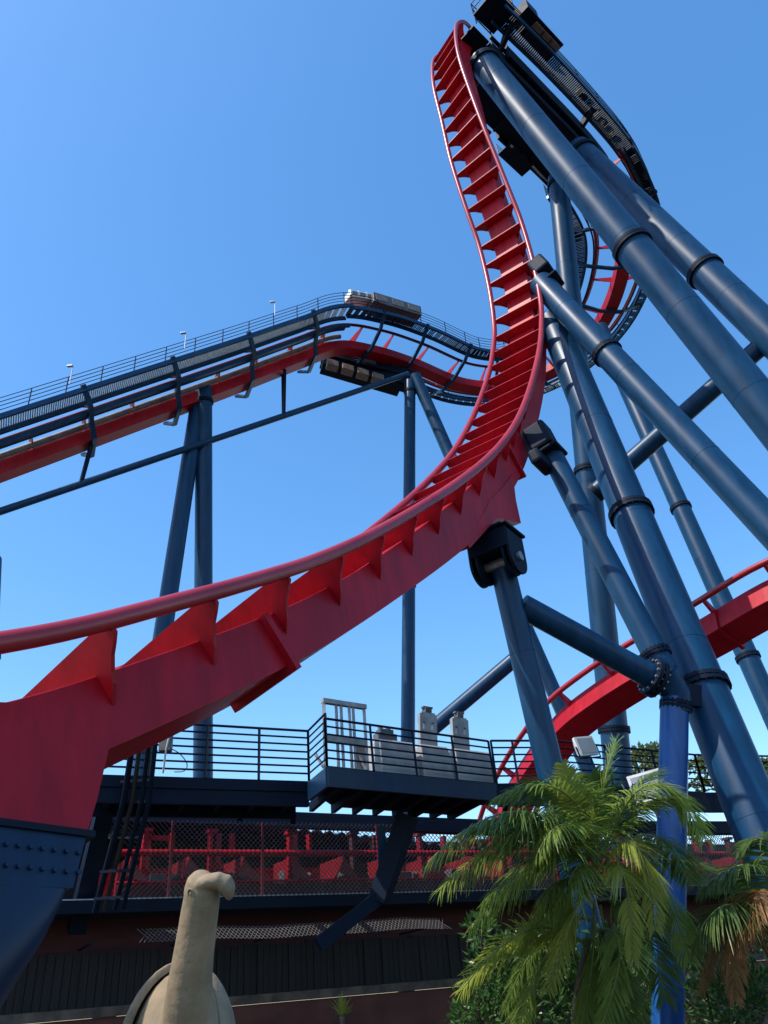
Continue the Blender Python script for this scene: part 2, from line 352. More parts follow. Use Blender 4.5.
# brace from C8 to joint
t7 = thing('brace_pipe', 'horizontal dark blue brace from bracketed pipe to the flanged joint', 'brace', J, 'cross braces between the columns')
m_ = MB(); a7 = at(522, 606, 17.0); b7 = at(672, 688, 17.1); m_.tube([a7.lerp(b7, i/8) for i in range(9)], .275, 24); m_.build('pipe', 'blue', t7)
d7 = (b7-a7).normalized(); c7 = at(654, 678, 17.08)
m_ = MB(); m_.cyl(c7-d7*.11, c7-d7*.02, .43, 28); m_.cyl(c7+d7*.02, c7+d7*.11, .43, 28); m_.build('flange', 'navy', t7)
m_ = MB(); o1 = d7.orthogonal().normalized(); o2 = d7.cross(o1)
for kk in range(14):
    a = 2*math.pi*kk/14; p = c7 + (o1*math.cos(a)+o2*math.sin(a))*.37; m_.cyl(p-d7*.16, p+d7*.16, .03, 8)
m_.build('bolts', 'bolt', t7)
def brace(label, a, b, dia, ends=0):
    A, B = at(*a), at(*b); t = thing('brace_pipe', label, 'brace', B, 'cross braces between the columns')
    m_ = MB(); m_.tube([A.lerp(B, i/6) for i in range(7)], dia/2, 22); m_.build('pipe', 'blue', t)
    if ends:
        d = (B-A).normalized(); m_ = MB(); m_.cyl(B-d*.1, B+d*.12, dia/2*1.2, 22); m_.build('end_cap', 'navy', t)
brace('dark brace crossing behind the thick diagonal pipes at upper right', (800, 312, 30.5), (596, 492, 32.5), .78, 1)
brace('thin brace slanting down behind the metal platform', (516, 658, 30), (425, 735, 30), .58)
# brackets where columns meet the track
def bracket(parent, c, axis, size, name='bracket'):
    m_ = MB(); ax = axis.normalized(); s2 = ax.cross(LAT).normalized(); l2 = s2.cross(ax)
    m_.box(c, size, (ax, l2, s2)); m_.build(name, 'navy', parent, bevel=.09)
d4 = (at(745, 500, 20.8)-at(541, 283, 29.3)).normalized()
bracket(tC4, at(541, 268, 29.6), d4, (.8, .65, .68)); bracket(tC4, at(551, 284, 29.0), d4, (.12, .86, .84), 'bracket_plate')
d6 = (J-at(552, 455, 21.6)).normalized()
bracket(tC6, at(541, 440, 21.7), d6, (.85, .68, .68)); bracket(tC6, at(549, 455, 21.5), d6, (.12, .86, .84), 'bracket_plate')
bracket(tC6, at(541, 462, 21.1), d6, (.45, .35, .9), 'lug_plate')

# ------------------------------------------------------------------ LIFT HILL, TURNAROUND, BRAKE STRAIGHT (one circuit seen from below)
H = 42.6
def xy(x, y, z=H): return atz(x, y, z)
RTOP = [xy(474, 42), xy(525, 93), xy(578, 148), xy(604, 185), xy(621, 228), xy(616, 276), xy(596, 320), xy(558, 358), xy(508, 379), xy(462, 378), xy(412, 358), xy(371, 345, 42.4), xy(334, 340, 41.3)]
lift_dir = (at(0, 459, 40)-xy(334, 340, 41.3))
RTOP += [xy(334, 340, 41.3)+lift_dir*t_ for t_ in (.16, .4, .7, 1.0, 1.35)]
RTOP[13] += V((0, 0, .1))
RTOP = RTOP[::-1]                                                    # travel order: up the lift, round, to the crest
PT = Path(RTOP, .5, lambda p, T, t: T.cross(V((0, 0, 1))))            # L = right hand side = near / inner side
NT = len(PT.p)
iL = nearest(PT, xy(334, 340, 41.3)); iA = nearest(PT, xy(621, 228)); iB = nearest(PT, xy(594, 168))
print('idx', NT, iL, iA, iB)
GL = 1.65
def tie_small(P, mb, i): P.plate(mb, i, [(-GL, .02), (GL, .02), (GL, -.12), (.45, -.42), (-.45, -.42), (-GL, -.12)], .05)
def rails(P, i0, i1, par, matn='reddark', r=.11):
    for a in (-GL, GL):
        mb = MB(); mb.tube(P.line(a, 0, i0, i1), r, 8); mb.build('rail', matn, par)
def handrail(P, a, b, i0, i1, par, every=4, h=1.1, n=4, r=.022, outer=None, rp=.032):
    mb = MB()
    for k2 in range(n):
        mb.tube([p + Z*(h*(k2+1)/n) for p in P.line(a, b, i0, i1)], r, 5, False)
    for i in range(i0, i1, every): p = P.at(i, a, b); mb.tube([p, p+Z*h], rp, 5)
    mb.build('handrail', 'navy', par)
def catwalk(P, a0, a1, b, i0, i1, par, matn='navy', slats=True):
    mb = MB()
    P.sweep(mb, rect(a0, a0+.14, b-.28, b), i0, i1); P.sweep(mb, rect(a1-.14, a1, b-.28, b), i0, i1)
    mb.build('catwalk_beam', 'blue', par)
    mb = MB()
    if slats:
        for i in range(i0, i1-1):
            for q in (0, .25, .5, .75):
                p = P.at(i, 0, 0).lerp(P.at(i+1, 0, 0), q)
                mb.box(p + P.L[i]*((a0+a1)/2) + P.U[i]*(b-.03), (.07, abs(a1-a0)-.28, .05), (P.T[i], P.L[i], P.U[i]))
    else: P.sweep(mb, rect(a0+.14, a1-.14, b-.06, b-.02), i0, i1)
    mb.build('catwalk_deck', matn, par)
# lift hill
lift = thing('coaster_lift_hill', 'red lift hill with grey catwalk climbing from the left edge', 'coaster track', (PT.p[0].x, PT.p[0].y, 0))
i0, i1 = 0, iL+1
rails(PT, i0, i1, lift)
mb = MB(); PT.sweep(mb, rect(-.45, .45, -1.08, -.4), i0, i1); mb.build('spine_beam', 'red', lift)
for i in range(2, i1, 6):
    mb = MB(); tie_small(PT, mb, i); mb.build('cross_tie', 'red', lift)
catwalk(PT, 2.0, 3.4, .35, i0, i1, lift, 'grate'); handrail(PT, 3.35, .35, i0, i1, lift)
mb = MB(); PT.sweep(mb, rect(1.35, 1.6, -.3, -.05), i0, i1); PT.sweep(mb, rect(1.95, 2.15, -.55, -.3), i0, i1); mb.build('stringer', 'blue', lift)
mb = MB(); mb.tube(PT.line(.72, -.28, i0, i1), .17, 8); mb.tube(PT.line(-.3, .1, i0, i1), .06, 6); mb.build('lift_guide', 'pipe', lift)
mb = MB(); mb.tube(PT.line(-1.55, .1, i0, i1), .05, 6); PT.sweep(mb, rect(-1.75, -1.35, -.02, .02), i0, i1); mb.build('service_walk', 'grate', lift)
k = 4
while k < i1:
    mb = MB(); arm = [(3.45, .4), (2.7, -.45), (1.6, -.75), (.8, -1.2), (-.9, -1.25), (-1.7, -.5)]
    for q in range(len(arm)-1): mb.beam(PT.at(k, *arm[q]), PT.at(k, *arm[q+1]), .16, .26, PT.T[k], .04)
    mb.beam(PT.at(k, 2.6, -.4), PT.at(k, 2.0, .1), .12, .12, PT.T[k])
    mb.build('support_arm', 'blue', lift); k += 11
# king truss below the lift
mb = MB(); ta, tb = at(-40, 525, 37), at(408, 374, 56.4); mb.tube([ta, tb], .2, 12); mb.build('truss_tube', 'blue', lift)
for (x0, y0, x1, y1) in ((94, 440, 82, 487), (284, 372, 284, 416)):
    dd = (x1+40)/(448)
    pb = min((ta.lerp(tb, q/200) for q in range(201)), key=lambda p: ((p-CAM).normalized()-ray(x1, y1).normalized()).length)
    pa = min((PT.at(i, 0, -1.08) for i in range(i1)), key=lambda p: ((p-CAM).normalized()-ray(x0, y0).normalized()).length)
    mb = MB(); mb.beam(pa+PT.L[0]*.25, pb+PT.L[0]*.1, .13, .2); mb.beam(pa-PT.L[0]*.3, pb-PT.L[0]*.1, .13, .2); mb.build('truss_post', 'navy', lift)
# turnaround
turn = thing('coaster_turnaround_track', 'curved high track with ring of dark catwalks between lift crest and drop', 'coaster track', (PT.p[iA].x, PT.p[iA].y, 0))
i0, i1 = iL, iB+1
rails(PT, i0, i1, turn)
mb = MB(); PT.sweep(mb, rect(-.45, .45, -1.08, -.4), i0, i1); mb.build('spine_beam', 'red', turn)
for i in range(i0+3, i1, 6):
    mb = MB(); tie_small(PT, mb, i); mb.build('cross_tie', 'red', turn)
catwalk(PT, 2.2, 3.2, .35, i0, i1, turn, 'navy', True); handrail(PT, 3.15, .35, i0, i1, turn)
catwalk(PT, -2.5, -1.8, -.3, i0, i1, turn, 'navy', True); handrail(PT, -2.45, -.3, i0, i1, turn)
mb = MB(); mb.tube(PT.line(-1.55, .1, i0, i1), .07, 6); mb.tube(PT.line(1.5, .1, i0, i1), .07, 6); mb.tube(PT.line(-.62, -.15, i0, i1), .12, 6); mb.build('side_pipe', 'pipe', turn)
mb = MB(); mb.tube(PT.line(-1.95, -.1, i0, i1), .06, 6); mb.tube(PT.line(1.85, -.2, i0, i1), .06, 6); mb.build('cable_pipe', 'navy', turn)
k = i0+5
while k < i1-2:
    mb = MB(); arm = [(3.25, .3), (2.3, -.6), (.8, -1.22), (-.8, -1.22), (-1.8, -.7), (-2.5, -.4)]
    for q in range(len(arm)-1): mb.beam(PT.at(k, *arm[q]), PT.at(k, *arm[q+1]), .15, .22, PT.T[k], .04)
    mb.build('support_arm', 'blue', turn); k += 8
# brake straight
top = thing('coaster_holding_brake', 'dark straight underside of holding brake with catwalks above the drop', 'coaster track', (PT.p[-1].x, PT.p[-1].y, 0))
i0, i1 = iB, NT
for a in (-.72, .72):
    mb = MB(); mb.tube(PT.line(a, 0, i0, i1), .11, 8); mb.build('rail', 'navy', top)
mb = MB(); PT.sweep(mb, rect(-.7, .7, -1.6, -.4), i0, i1); mb.build('spine_beam', 'navy', top)
mb = MB(); PT.sweep(mb, rect(-.85, -.72, -.75, -.55), i0, i1-2); PT.sweep(mb, rect(.75, 2.3, -.75, -.55), i0, i1-2)
PT.sweep(mb, rect(-.98, -.85, -1.0, .1), i0, i1-2); PT.sweep(mb, rect(2.3, 2.45, -.95, .1), i0, i1-8); mb.build('brake_housing', 'navy', top)
handrail(PT, 2.4, .1, i0, i1-8, top)
for i in range(i0+2, i1-4, 6):
    mb = MB(); PT.plate(mb, i, rect(-.84, 2.3, -.95, -.75), .12); mb.build('cross_beam', 'navy', top)
# hanging service basket on the inner side
kb = nearest(PT, xy(560, 130)); q = xy(516, 160, 41.6)
bx = (PT.T[kb], PT.L[kb], Z)
mb = MB(); mb.box(q, (2.2, .9, .08), bx); mb.build('basket_floor', 'navy', top)
mb = MB()
for s1 in (-1, 1):
    for hh in (.35, .7, 1.0): mb.beam(q+PT.L[kb]*.43*s1+PT.T[kb]*-1.08+Z*hh, q+PT.L[kb]*.43*s1+PT.T[kb]*1.08+Z*hh, .035, .035)
for i in range(8):
    for s1 in (-1, 1): p = q+PT.T[kb]*(-1.08+i*.308)+PT.L[kb]*.43*s1; mb.beam(p, p+Z*1.0, .035, .035)
mb.beam(q-PT.L[kb]*.4+PT.T[kb], PT.at(kb, 2.3, -.8), .12, .12); mb.beam(q-PT.L[kb]*.4-PT.T[kb], PT.at(kb-4, 2.3, -.8), .12, .12)
mb.build('service_basket', 'grate', top)
# outer catwalk on arms
OUT = [xy(498, 12, H+.4), xy(549, 62, H+.4), xy(592, 108, H+.4), xy(622, 144, H+.4), xy(639, 174, H+.3), xy(647, 208, H+.2), xy(646, 240, H)]
PO = Path(OUT, .5, lambda p, T, t: T.cross(V((0, 0, 1)))); NO = len(PO.p)
mb = MB(); PO.sweep(mb, rect(-.52, -.42, -.35, .02)); PO.sweep(mb, rect(.42, .52, -.35, .02)); mb.build('outer_catwalk', 'blue', top)
mb = MB()
for i in range(NO-1):
    for q in (0, .25, .5, .75):
        p = PO.p[i].lerp(PO.p[i+1], q) - PO.U[i]*.06; mb.box(p, (.085, .84, .05), (PO.T[i], PO.L[i], PO.U[i]))
mb.build('outer_deck', 'navy', top)
mb = MB()
for a in (-.48, .48):
    for hh in (.35, .7, 1.05): mb.tube([p+Z*hh for p in PO.line(a, 0)], .025, 5, False)
    for i in range(0, NO, 4): p = PO.at(i, a, 0); mb.tube([p, p+Z*1.05], .03, 5)
mb.build('outer_handrail', 'navy', top)
for (x0, y0, x1, y1) in ((497, 57, 513, 22), (577, 133, 594, 108), (634, 208, 641, 190)):
    mb = MB(); a_, b_ = xy(x0, y0, H-.3), xy(x1, y1, H+.1); mb.beam(a_, b_, .22, .35); mb.beam(a_+Z*.0, b_+Z*.9, .08, .08); mb.build('catwalk_arm', 'navy', top)
# end cage and equipment boxes of the outer catwalk
q = xy(494, 12, H+.5); ax3 = (PO.T[0], PO.L[0], Z)
mb = MB(); mb.box(q, (1.5, 1.5, .1), ax3); mb.box(q+Z*.5+PO.T[0]*.7, (.05, 1.5, 1.0), ax3)
for s1 in (-1, 1):
    for s2 in (-1, 1): p = q+PO.T[0]*.72*s1+PO.L[0]*.72*s2; mb.beam(p, p+Z*1.1, .05, .05)
    for hh in (.55, 1.1): mb.beam(q+PO.T[0]*.72*s1-PO.L[0]*.72+Z*hh, q+PO.T[0]*.72*s1+PO.L[0]*.72+Z*hh, .04, .04); mb.beam(q+PO.L[0]*.72*s1-PO.T[0]*.72+Z*hh, q+PO.L[0]*.72*s1+PO.T[0]*.72+Z*hh, .04, .04)
mb.build('end_cage', 'navy', top)
q0 = xy(524, 20, H+.9); q1 = xy(552, 50, H+.9); dT = (q1-q0).normalized(); dL = dT.cross(Z)
mb = MB(); mb.box((q0+q1)/2, ((q1-q0).length+.5, 1.15, .12), (dT, dL, Z)); mb.box((q0+q1)/2+Z*.5-dL*.55, ((q1-q0).length+.5, .08, .9), (dT, dL, Z)); mb.box(q0+Z*.4+dT*.1, (.9, 1.1, .8), (dT, dL, Z)); mb.build('equipment_tray', 'navy', top)
for i in range(3):
    mb = MB(); p = q0.lerp(q1, .38+.27*i); mb.box(p-Z*.08, (.75, .8, .1), (dT, dL, Z)); mb.cyl(p-Z*.14, p-Z*.1, .3, 18); mb.cyl(p+Z*.1, p+Z*.7, .33, 18); mb.build('ventilator', 'tan', top, bevel=.02)
for (x, y) in ((579, 92), (584, 97), (598, 116), (604, 124), (612, 134)):
    p = xy(x, y, H+.7); mb = MB(); mb.box(p, (.3, .3, .35), (dT, dL, Z)); mb.cyl(p+Z*.17, p+Z*.32, .1, 12); mb.build('sensor_box', 'motor', top)
# crest end deck
p = xy(473, 44, H-.2); mb = MB(); mb.box(p + V((-.2, 0, -.2)), (1.2, 1.6, .1), (PT.T[-1], PT.L[-1], Z))
for s1 in (-1, 1):
    for hh in (.5, 1.0): mb.beam(p+PT.L[-1]*.8*s1-PT.T[-1]*.6+Z*hh, p+PT.L[-1]*.8*s1+PT.T[-1]*.6+Z*hh, .05, .05)
    for s2 in (-1, 1): b_ = p+PT.L[-1]*.8*s1+PT.T[-1]*.6*s2; mb.beam(b_, b_+Z, .05, .05)
mb.build('end_deck', 'navy', top)

# drive machinery on the lift crest
def machine_box(label, x, y, z, size, n, matn, grp):
    p = xy(x, y, z); i = nearest(PT, p); t = thing('drive_motor', label, 'drive motor', p)
    mb = MB(); ax_ = (PT.T[i], PT.L[i], Z); mb.box(p, size, ax_); mb.build('housing', matn, t, bevel=.04)
    for k2 in range(n):
        c = p + PT.T[i]*(size[0]*((k2+.5)/n-.5)); m2 = MB(); m2.box(c + PT.L[i]*(size[1]/2+.02), (size[0]/n*.72, .06, size[2]*.6), ax_); m2.build('side_panel', 'tan', t)
        m2 = MB(); m2.cyl(c + Z*size[2]/2, c + Z*(size[2]/2+.35), size[1]*.2, 12); m2.build('vent_cap', matn, t)
    return t
machine_box('dark boxy motor housing on top of the lift crest', 393, 310, 43.9, (4.2, 1.4, .95), 3, 'motor', None)
machine_box('pale white motor cover left of dark housing on lift crest', 359, 299, 43.7, (2.2, .9, .6), 3, 'white', None)
t = thing('hanging_motor_bank', 'row of dark machine boxes hung under the lift crest', 'drive motor', xy(345, 372, 39))
a_, b_ = at(322, 365, 56.5), at(400, 388, 57.5); dd = (b_-a_).normalized()
mb = MB(); mb.beam(a_, b_, 1.2, .7); mb.beam(a_+Z*.5, b_+Z*.8, 1.6, .25); mb.build('frame', 'navy', t)
mb = MB(); pp = at(388, 362, 57.6); mb.beam(at(360, 368, 57.6), at(418, 384, 57.6), 1.0, 1.5); mb.build('deck_plate', 'navy', t)
for i in range(4):
    c = a_ + dd*(.5+i*1.15) - Z*.35 + V((.3, -.5, 0)); mb = MB(); mb.box(c, (.85, .7, .5), (dd, dd.cross(Z).normalized(), Z)); mb.build('motor_box', 'tan', t, bevel=.03)
# little lights on the lift handrail
for (x, y, s) in ((275, 302, 48), (186, 333, 43.2), (73, 366, 39)):
    p = at(x, y, s); t = thing('floodlight', {275: 'tiny lamp on thin pole above lift catwalk, nearest the crest', 186: 'tiny lamp on the lift handrail, middle of the three', 73: 'tiny lamp on the lift handrail nearest left edge'}[x], 'lamp', p-Z*1.0, 'small lamps along the lift handrail')
    mb = MB(); mb.tube([p-Z*1.2, p], .025, 6); mb.build('pole', 'grate', t)
    mb = MB(); mb.box(p+V((-.15, 0, .02)), (.3, .14, .10)); mb.build('lamp_head', 'grate', t, bevel=.02)

# ------------------------------------------------------------------ RETURN TRACK (right, lower)
rpx = [(812, 574, 21.5), (768, 594, 22.3), (720, 622, 23.3), (680, 645, 24.2), (640, 668, 25), (600, 694, 26), (572, 716, 26.8), (548, 745, 27.6), (528, 775, 28.4), (512, 806, 29.2), (500, 840, 30)]
PR = Path([at(*q) for q in rpx], .4, lambda p, T, t: Matrix.Rotation(R(22), 3, T) @ T.cross(V((0, 0, 1))))
ret = thing('coaster_return_track', 'smaller red banked track curving up to the right edge', 'coaster track', (at(500, 840, 30).x, at(500, 840, 30).y, 0))
sg = 1 if PR.U[5].z > 0 else -1
for a in (-.95, .95):
    mb = MB(); mb.tube(PR.line(a, .18*sg), .095, 10); mb.build('rail', 'redpale', ret)
mb = MB(); PR.sweep(mb, rect(-.5, .5, -.75, 0) if sg > 0 else rect(-.5, .5, 0, .75)); mb.build('spine_beam', 'red', ret, bevel=.02)
for i in range(2, len(PR.p)-1, 5):
    mb = MB(); PR.plate(mb, i, [(-.95, .22*sg), (-.95, .08*sg), (-.5, -.22*sg), (.5, -.22*sg), (.95, .08*sg), (.95, .22*sg), (.78, .16*sg), (.4, .02*sg), (-.4, .02*sg), (-.78, .16*sg)], .09); mb.build('cross_tie', 'red', ret)
i = nearest(PR, at(723, 620, 23.3)); mb = MB(); PR.plate(mb, i, rect(-.58, .58, -.83*sg, .04*sg) if sg > 0 else rect(-.58, .58, -.04, .83), .12); mb.build('spine_joint', 'red', ret)

# ------------------------------------------------------------------ MAINTENANCE PLATFORM
FZ = 5.6
pA, pB, pC, pD = [atz(x, y, FZ) for x, y in ((90, 774), (309, 781), (327, 766), (495, 783))]
pE, pG = at(560, 776, 18.6), atz(705, 792, FZ); pE.z = FZ; pH = atz(800, 792, FZ)
plat = thing('maintenance_platform', 'dark blue steel walkway with bay of railings above the red machinery', 'platform', ((pB+pC)/2).xy.to_3d())
back = V((-.37, .93, 0)).normalized()
def deck(name, a, b, depth, th=.22, m='navy'):
    mb = MB(); mb.prism([a, b, b+back*depth, a+back*depth], V((0, 0, -th))); return mb.build(name, m, plat)
pB1 = pB + (pC-pB)*.02
deck('deck', pA, pB-V((.02, 0, 0)), 1.5); 
mb = MB(); mb.prism([pC, pD, pD+back*2.6, pB+back*1.5+V((.9, .5, 0)), pB], V((0, 0, -.2))); mb.build('bay_deck', 'navy', plat)
deck('side_deck', pD+V((.02, .05, 0)), pE, 1.3); deck('side_deck', pE+V((.02, .05, -.004)), pG, 1.3); deck('side_deck', pG+V((.02, .05, 0)), pH, 1.3)
mb = MB(); mb.beam(pC-Z*.22, pD-Z*.22, .08, .38); mb.beam(pC-Z*.22, pB-Z*.22, .08, .38); mb.build('fascia', 'blueshaded', plat)
mb = MB(); mb.beam(pA-Z*.37+back*.1, pB-Z*.37+back*.1, .12, .28); mb.build('edge_beam', 'navy', plat); mb = MB(); mb.beam(pA-Z*.37+back*1.3, pB-Z*.37+back*1.3, .12, .28); mb.beam(pD-Z*.35, pE-Z*.35, .12, .36); mb.beam(pE-Z*.35, pG-Z*.35, .12, .36); mb.beam(pG-Z*.35, pH-Z*.35, .12, .36); mb.build('floor_beam', 'navy', plat)
mb = MB(); q1_, q2_ = at(96, 800, 17.4), at(505, 812, 19.2)
mb.beam(at(60, 812, 18.5), at(520, 829, 21.5), .35, .36); mb.beam(at(520, 829, 21.5), at(800, 828, 25.5), .35, .36)
mb.build('lower_beam', 'navy', plat)
mb = MB()
for x in (240, 293, 410, 505): mb.beam(at(x, 790+x*.012, 18.2), at(x, 816+x*.02, 19.0), .12, .12)
mb.build('hanger', 'navy', plat)
mb = MB()
for i in range(8):
    p = pC.lerp(pD, (i+.5)/8); mb.beam(p-Z*.3, p+back*2.3-Z*.3, .1, .2)
for i in range(6):
    p = pA.lerp(pB, (i+.5)/6); mb.beam(p-Z*.32+back*.12, p+back*1.3-Z*.32, .1, .2)
mb.build('joists', 'navy', plat)
def railing(pts, h=1.1, n=6, posts=3, parent=plat, rr=.02, name='railing', lean=V((0, 0, 0))):
    mb = MB()
    for j in range(len(pts)-1):
        a, b = pts[j], pts[j+1]
        for k2 in range(n): z_ = h*(k2+1)/n; mb.tube([a+Z*z_+lean*z_, b+Z*z_+lean*z_], rr*(1.35 if k2 == n-1 else 1), 6)
        for k2 in range(posts+1): p = a.lerp(b, k2/posts); mb.beam(p, p+Z*h+lean*h, .05, .05, V((1, 0, 0)))
    return mb.build(name, 'navy', parent)
railing([pA, pB], 1.08, 7, 4); railing([pB, pC], 1.08, 7, 1); railing([pC, pD], .98, 6, 4, lean=V((-.02, 0, 0)))
railing([pD+V((.05, .05, 0)), pE, pG, pH], 1.0, 6, 3)
# diagonal strut and hanging legs
stru = thing('platform_strut', 'heavy dark slanting strut below the platform bay', 'strut', at(328, 940, 16.4).xy.to_3d())
s_a, s_b = at(408, 815, 17.6), at(379, 900, 17.0)
mb = MB(); mb.beam(s_a, s_b, .34, .4); mb.build('upper_beam', 'navy', stru)
mb = MB(); mb.beam(s_b+Z*.05, at(318, 945, 16.2), .26, .28); mb.build('lower_beam', 'navy', stru)
mb = MB(); mb.beam(at(381, 826, 17.9), at(384, 902, 17.3), .17, .22); mb.build('post', 'blue', stru)
stL = thing('platform_post', 'dark steel post under left end of the walkway', 'post', at(84, 930, 17).xy.to_3d())
mb = MB(); mb.beam(at(108, 795, 16.6), at(76, 930, 16.6), .36, .36); mb.build('upright', 'navy', stL)
mb = MB(); mb.beam(at(100, 800, 16.6), at(200, 806, 17.2), .3, .3); mb.build('cross_beam', 'navy', stL)

# conduit bundle with rungs
cond = thing('conduit_bundle', 'bundle of dark cable conduits running down past the walkway', 'conduits', at(105, 912, 15.4))
for i in range(4):
    mb = MB(); dx = (0, 9, 19, 27)[i]
    mb.tube([at(136+dx*.8, 722, 14.6), at(124+dx*.95, 800, 14.7), at(95+dx*1.05, 912-i*1.5, 15.3)], .045 if i else .06, 8)
    mb.build('conduit', 'navy' if i != 1 else 'black', cond)
mb = MB()
for tt in (.0, .14, .3, .42, .6, .8, .95):
    x0 = 136+(95-136)*tt; y0 = 728+(908-728)*tt; mb.beam(at(x0-3, y0, 14.9), at(x0+27, y0-2, 14.9), .05, .05)
mb.build('clamp_bars', 'navy', cond)
jb = thing('junction_box', 'small dark electrical box with white conduit on walkway railing', 'electrical box', at(166, 744, 15.4))
mb = MB(); mb.box(at(166, 742, 15.3), (.24, .16, .38)); mb.build('enclosure', 'motor', jb, bevel=.015)
mb = MB(); mb.tube([at(172, 720, 15.3), at(171, 730, 15.3), at(166, 750, 15.15), at(163, 773, 15.2)], .02, 8); mb.build('conduit', 'white', jb)
mb = MB(); cu = [at(170, 748, 15.2), at(180, 754, 15.2), at(187, 764, 15.2), at(184, 771, 15.3), at(172, 772, 15.3)]; mb.tube(catmull(cu, .05), .01, 5); mb.build('cable', 'black', jb)

# things stored on the bay
ex = (pD-pC).normalized(); ey = V((-ex.y, ex.x, 0))
def onbay(x, dback): 
    return atp(x, 775, pC + ey*dback, ey)*1
def bay(x, dback):
    p = onbay(x, dback); p.z = FZ; return p
fr = thing('steel_gate_frame', 'pale metal frame with upright bars standing on the platform bay', 'gate frame', bay(346, .5))
wA, wB = bay(326, .5), bay(368, .5)
mb = MB(); hh = 1.55
for q in (0, 1): p = wA.lerp(wB, q); mb.beam(p, p+Z*hh, .07, .07, V((1, 0, 0)))
mb.beam(wA+Z*hh, wB+Z*hh, .12, .1, ext=.04); mb.beam(wA+Z*.75, wB+Z*.75, .08, .16); mb.beam(wA+Z*.12, wB+Z*.12, .06, .06); mb.build('frame', 'steel', fr)
for q in (.30, .42, .62, .72):
    mb = MB(); p = wA.lerp(wB, q); mb.cyl(p+Z*.05, p+Z*(hh-.05), .035, 10); mb.build('bar', 'steel', fr)
mb = MB(); p = wB + ey*.1; mb.box(p+Z*.4-ex*.12, (.3, .05, .75), (ex, ey, Z)); mb.build('panel', 'grey', fr)
mb = MB(); mb.beam(wA+Z*.05, wA+Z*.5+ey*.4, .05, .05); mb.beam(wB+Z*.05, wB-ex*.2+Z*.55+ey*.1, .05, .05); mb.build('stay', 'steel', fr)
def cover(label, x0, x1, topx, toph, face, db=.55, hb=.82):
    a, b = bay(x0, db), bay(x1, db); t = thing('machine_cover', label, 'machine cover', (a+b)/2, 'grey machine covers on the platform bay')
    mb = MB(); L_ = (b-a).length; m0 = (a+b)/2
    mb.loft([[m0 + ex*sx*L_/2*f + ey*sy*g_ + Z*z_ for sx, sy in ((-1, -1), (1, -1), (1, 1), (-1, 1))] for f, g_, z_ in ((1, .3, .02), (.98, .29, .3), (.93, .24, hb-.06), (.9, .2, hb))])
    mb.build('skirt', 'grey', t, bevel=.025)
    c = bay(topx, db); 
    if face:
        wd = .26; up_ = (Z + ex*.10).normalized()
        # plate with two slot holes built as strips
        mb = MB(); bz = hb-.05
        def blk(x0_, x1_, z0, z1, th=.1): mb.box(c + ex*(x0_+x1_)/2 + up_*(bz+(z0+z1)/2), (x1_-x0_, th, z1-z0), (ex, ey, up_))
        H1 = toph-hb
        blk(-wd, wd, 0, H1-.42); blk(-wd, -.17, H1-.42, H1-.24); blk(-.09, .09, H1-.42, H1-.24); blk(.17, wd, H1-.42, H1-.24); blk(-wd, wd, H1-.24, H1-.04); blk(-wd+.05, wd-.05, H1-.04, H1)
        mb.build('upright_plate', 'steel', t)
        mb = MB(); k_ = c+up_*(bz+H1+.06); mb.box(k_, (.2, .14, .12), (ex, ey, up_)); mb.box(k_+up_*.07, (.3, .1, .05), (ex, ey, up_)); mb.build('latch', 'motor', t, bevel=.01)
    else:
        mb = MB(); k_ = c+Z*(hb+.1); mb.box(k_, (.5, .25, .16), (ex, ey, Z)); mb.box(k_+Z*.12, (.36, .2, .12), (ex, ey, Z)); mb.cyl(k_+Z*.14-ex*.12, k_+Z*.26-ex*.12, .06, 10); mb.cyl(k_+Z*.14+ex*.1, k_+Z*.26+ex*.1, .06, 10); mb.build('latch_gear', 'motor', t, bevel=.01)
    return t
cover('grey low machine cover right of the pale metal frame', 374, 412, 388, 0, False)
cover('grey machine cover with taller two-hole plate in the middle', 416, 446, 428, 1.72, True)
cover('grey machine cover with two-hole plate at right railing end', 450, 488, 461, 1.72, True)

# ------------------------------------------------------------------ SHED, FENCE AND WALL BELOW
W = V((.862, .507, 0)); WN = V((.507, -.862, 0)); W0 = V((-7.5, 19, 0))
def wz(x, y, n=0): return atp(x, y, W0+WN*n, WN)
def wt(p): return (p-W0).dot(W)
def wp(t, n, z): return W0 + W*t + WN*n + Z*z
T0, T1 = -16, 34
def wallbox(mb, t0, t1, n0, n1, z0, z1): mb.box(wp((t0+t1)/2, (n0+n1)/2, (z0+z1)/2), (t1-t0, abs(n1-n0), z1-z0), (W, WN, Z))
zc = wz(270, 1002, .3).z; zp = wz(270, 942, 0).z; zb0 = wz(270, 909, 1.3).z; zb1 = wz(270, 897, 1.3).z
print('levels', zc, zp, zb0, zb1, wt(wz(0, 900)), wt(wz(460, 900)), wt(wz(768, 900)))
wall = thing('retaining_wall', 'low terracotta wall with weathered coping at bottom of photo', 'wall', wp(8, 0, 0))
mb = MB(); wallbox(mb, T0, T1, .32, 0, 0, zc-.02); mb.build('wall_face', 'rust', wall)
mb = MB(); wallbox(mb, T0, T1, .42, -.02, zc-.016, zc+.17); mb.build('coping', 'cap', wall, bevel=.02)
sunwire = mat('sunlit_wire', (.22, .21, .21), (.14, .13, .13), 8, .5)  # paler copy of the wire material, sunlight painted in
pf = thing('timber_fence', 'dark vertical plank fence standing on the terracotta wall', 'fence', wp(8, 0, zc))
mb = MB(); tt = T0
while tt < T1:
    w_ = .17+random.uniform(-.02, .02); wallbox(mb, tt, tt+w_-.012, random.uniform(.07, .11), .03, zc+.17, zp-.05+random.uniform(-.015, .015)); tt += w_
mb.build('planks', 'wood', pf)
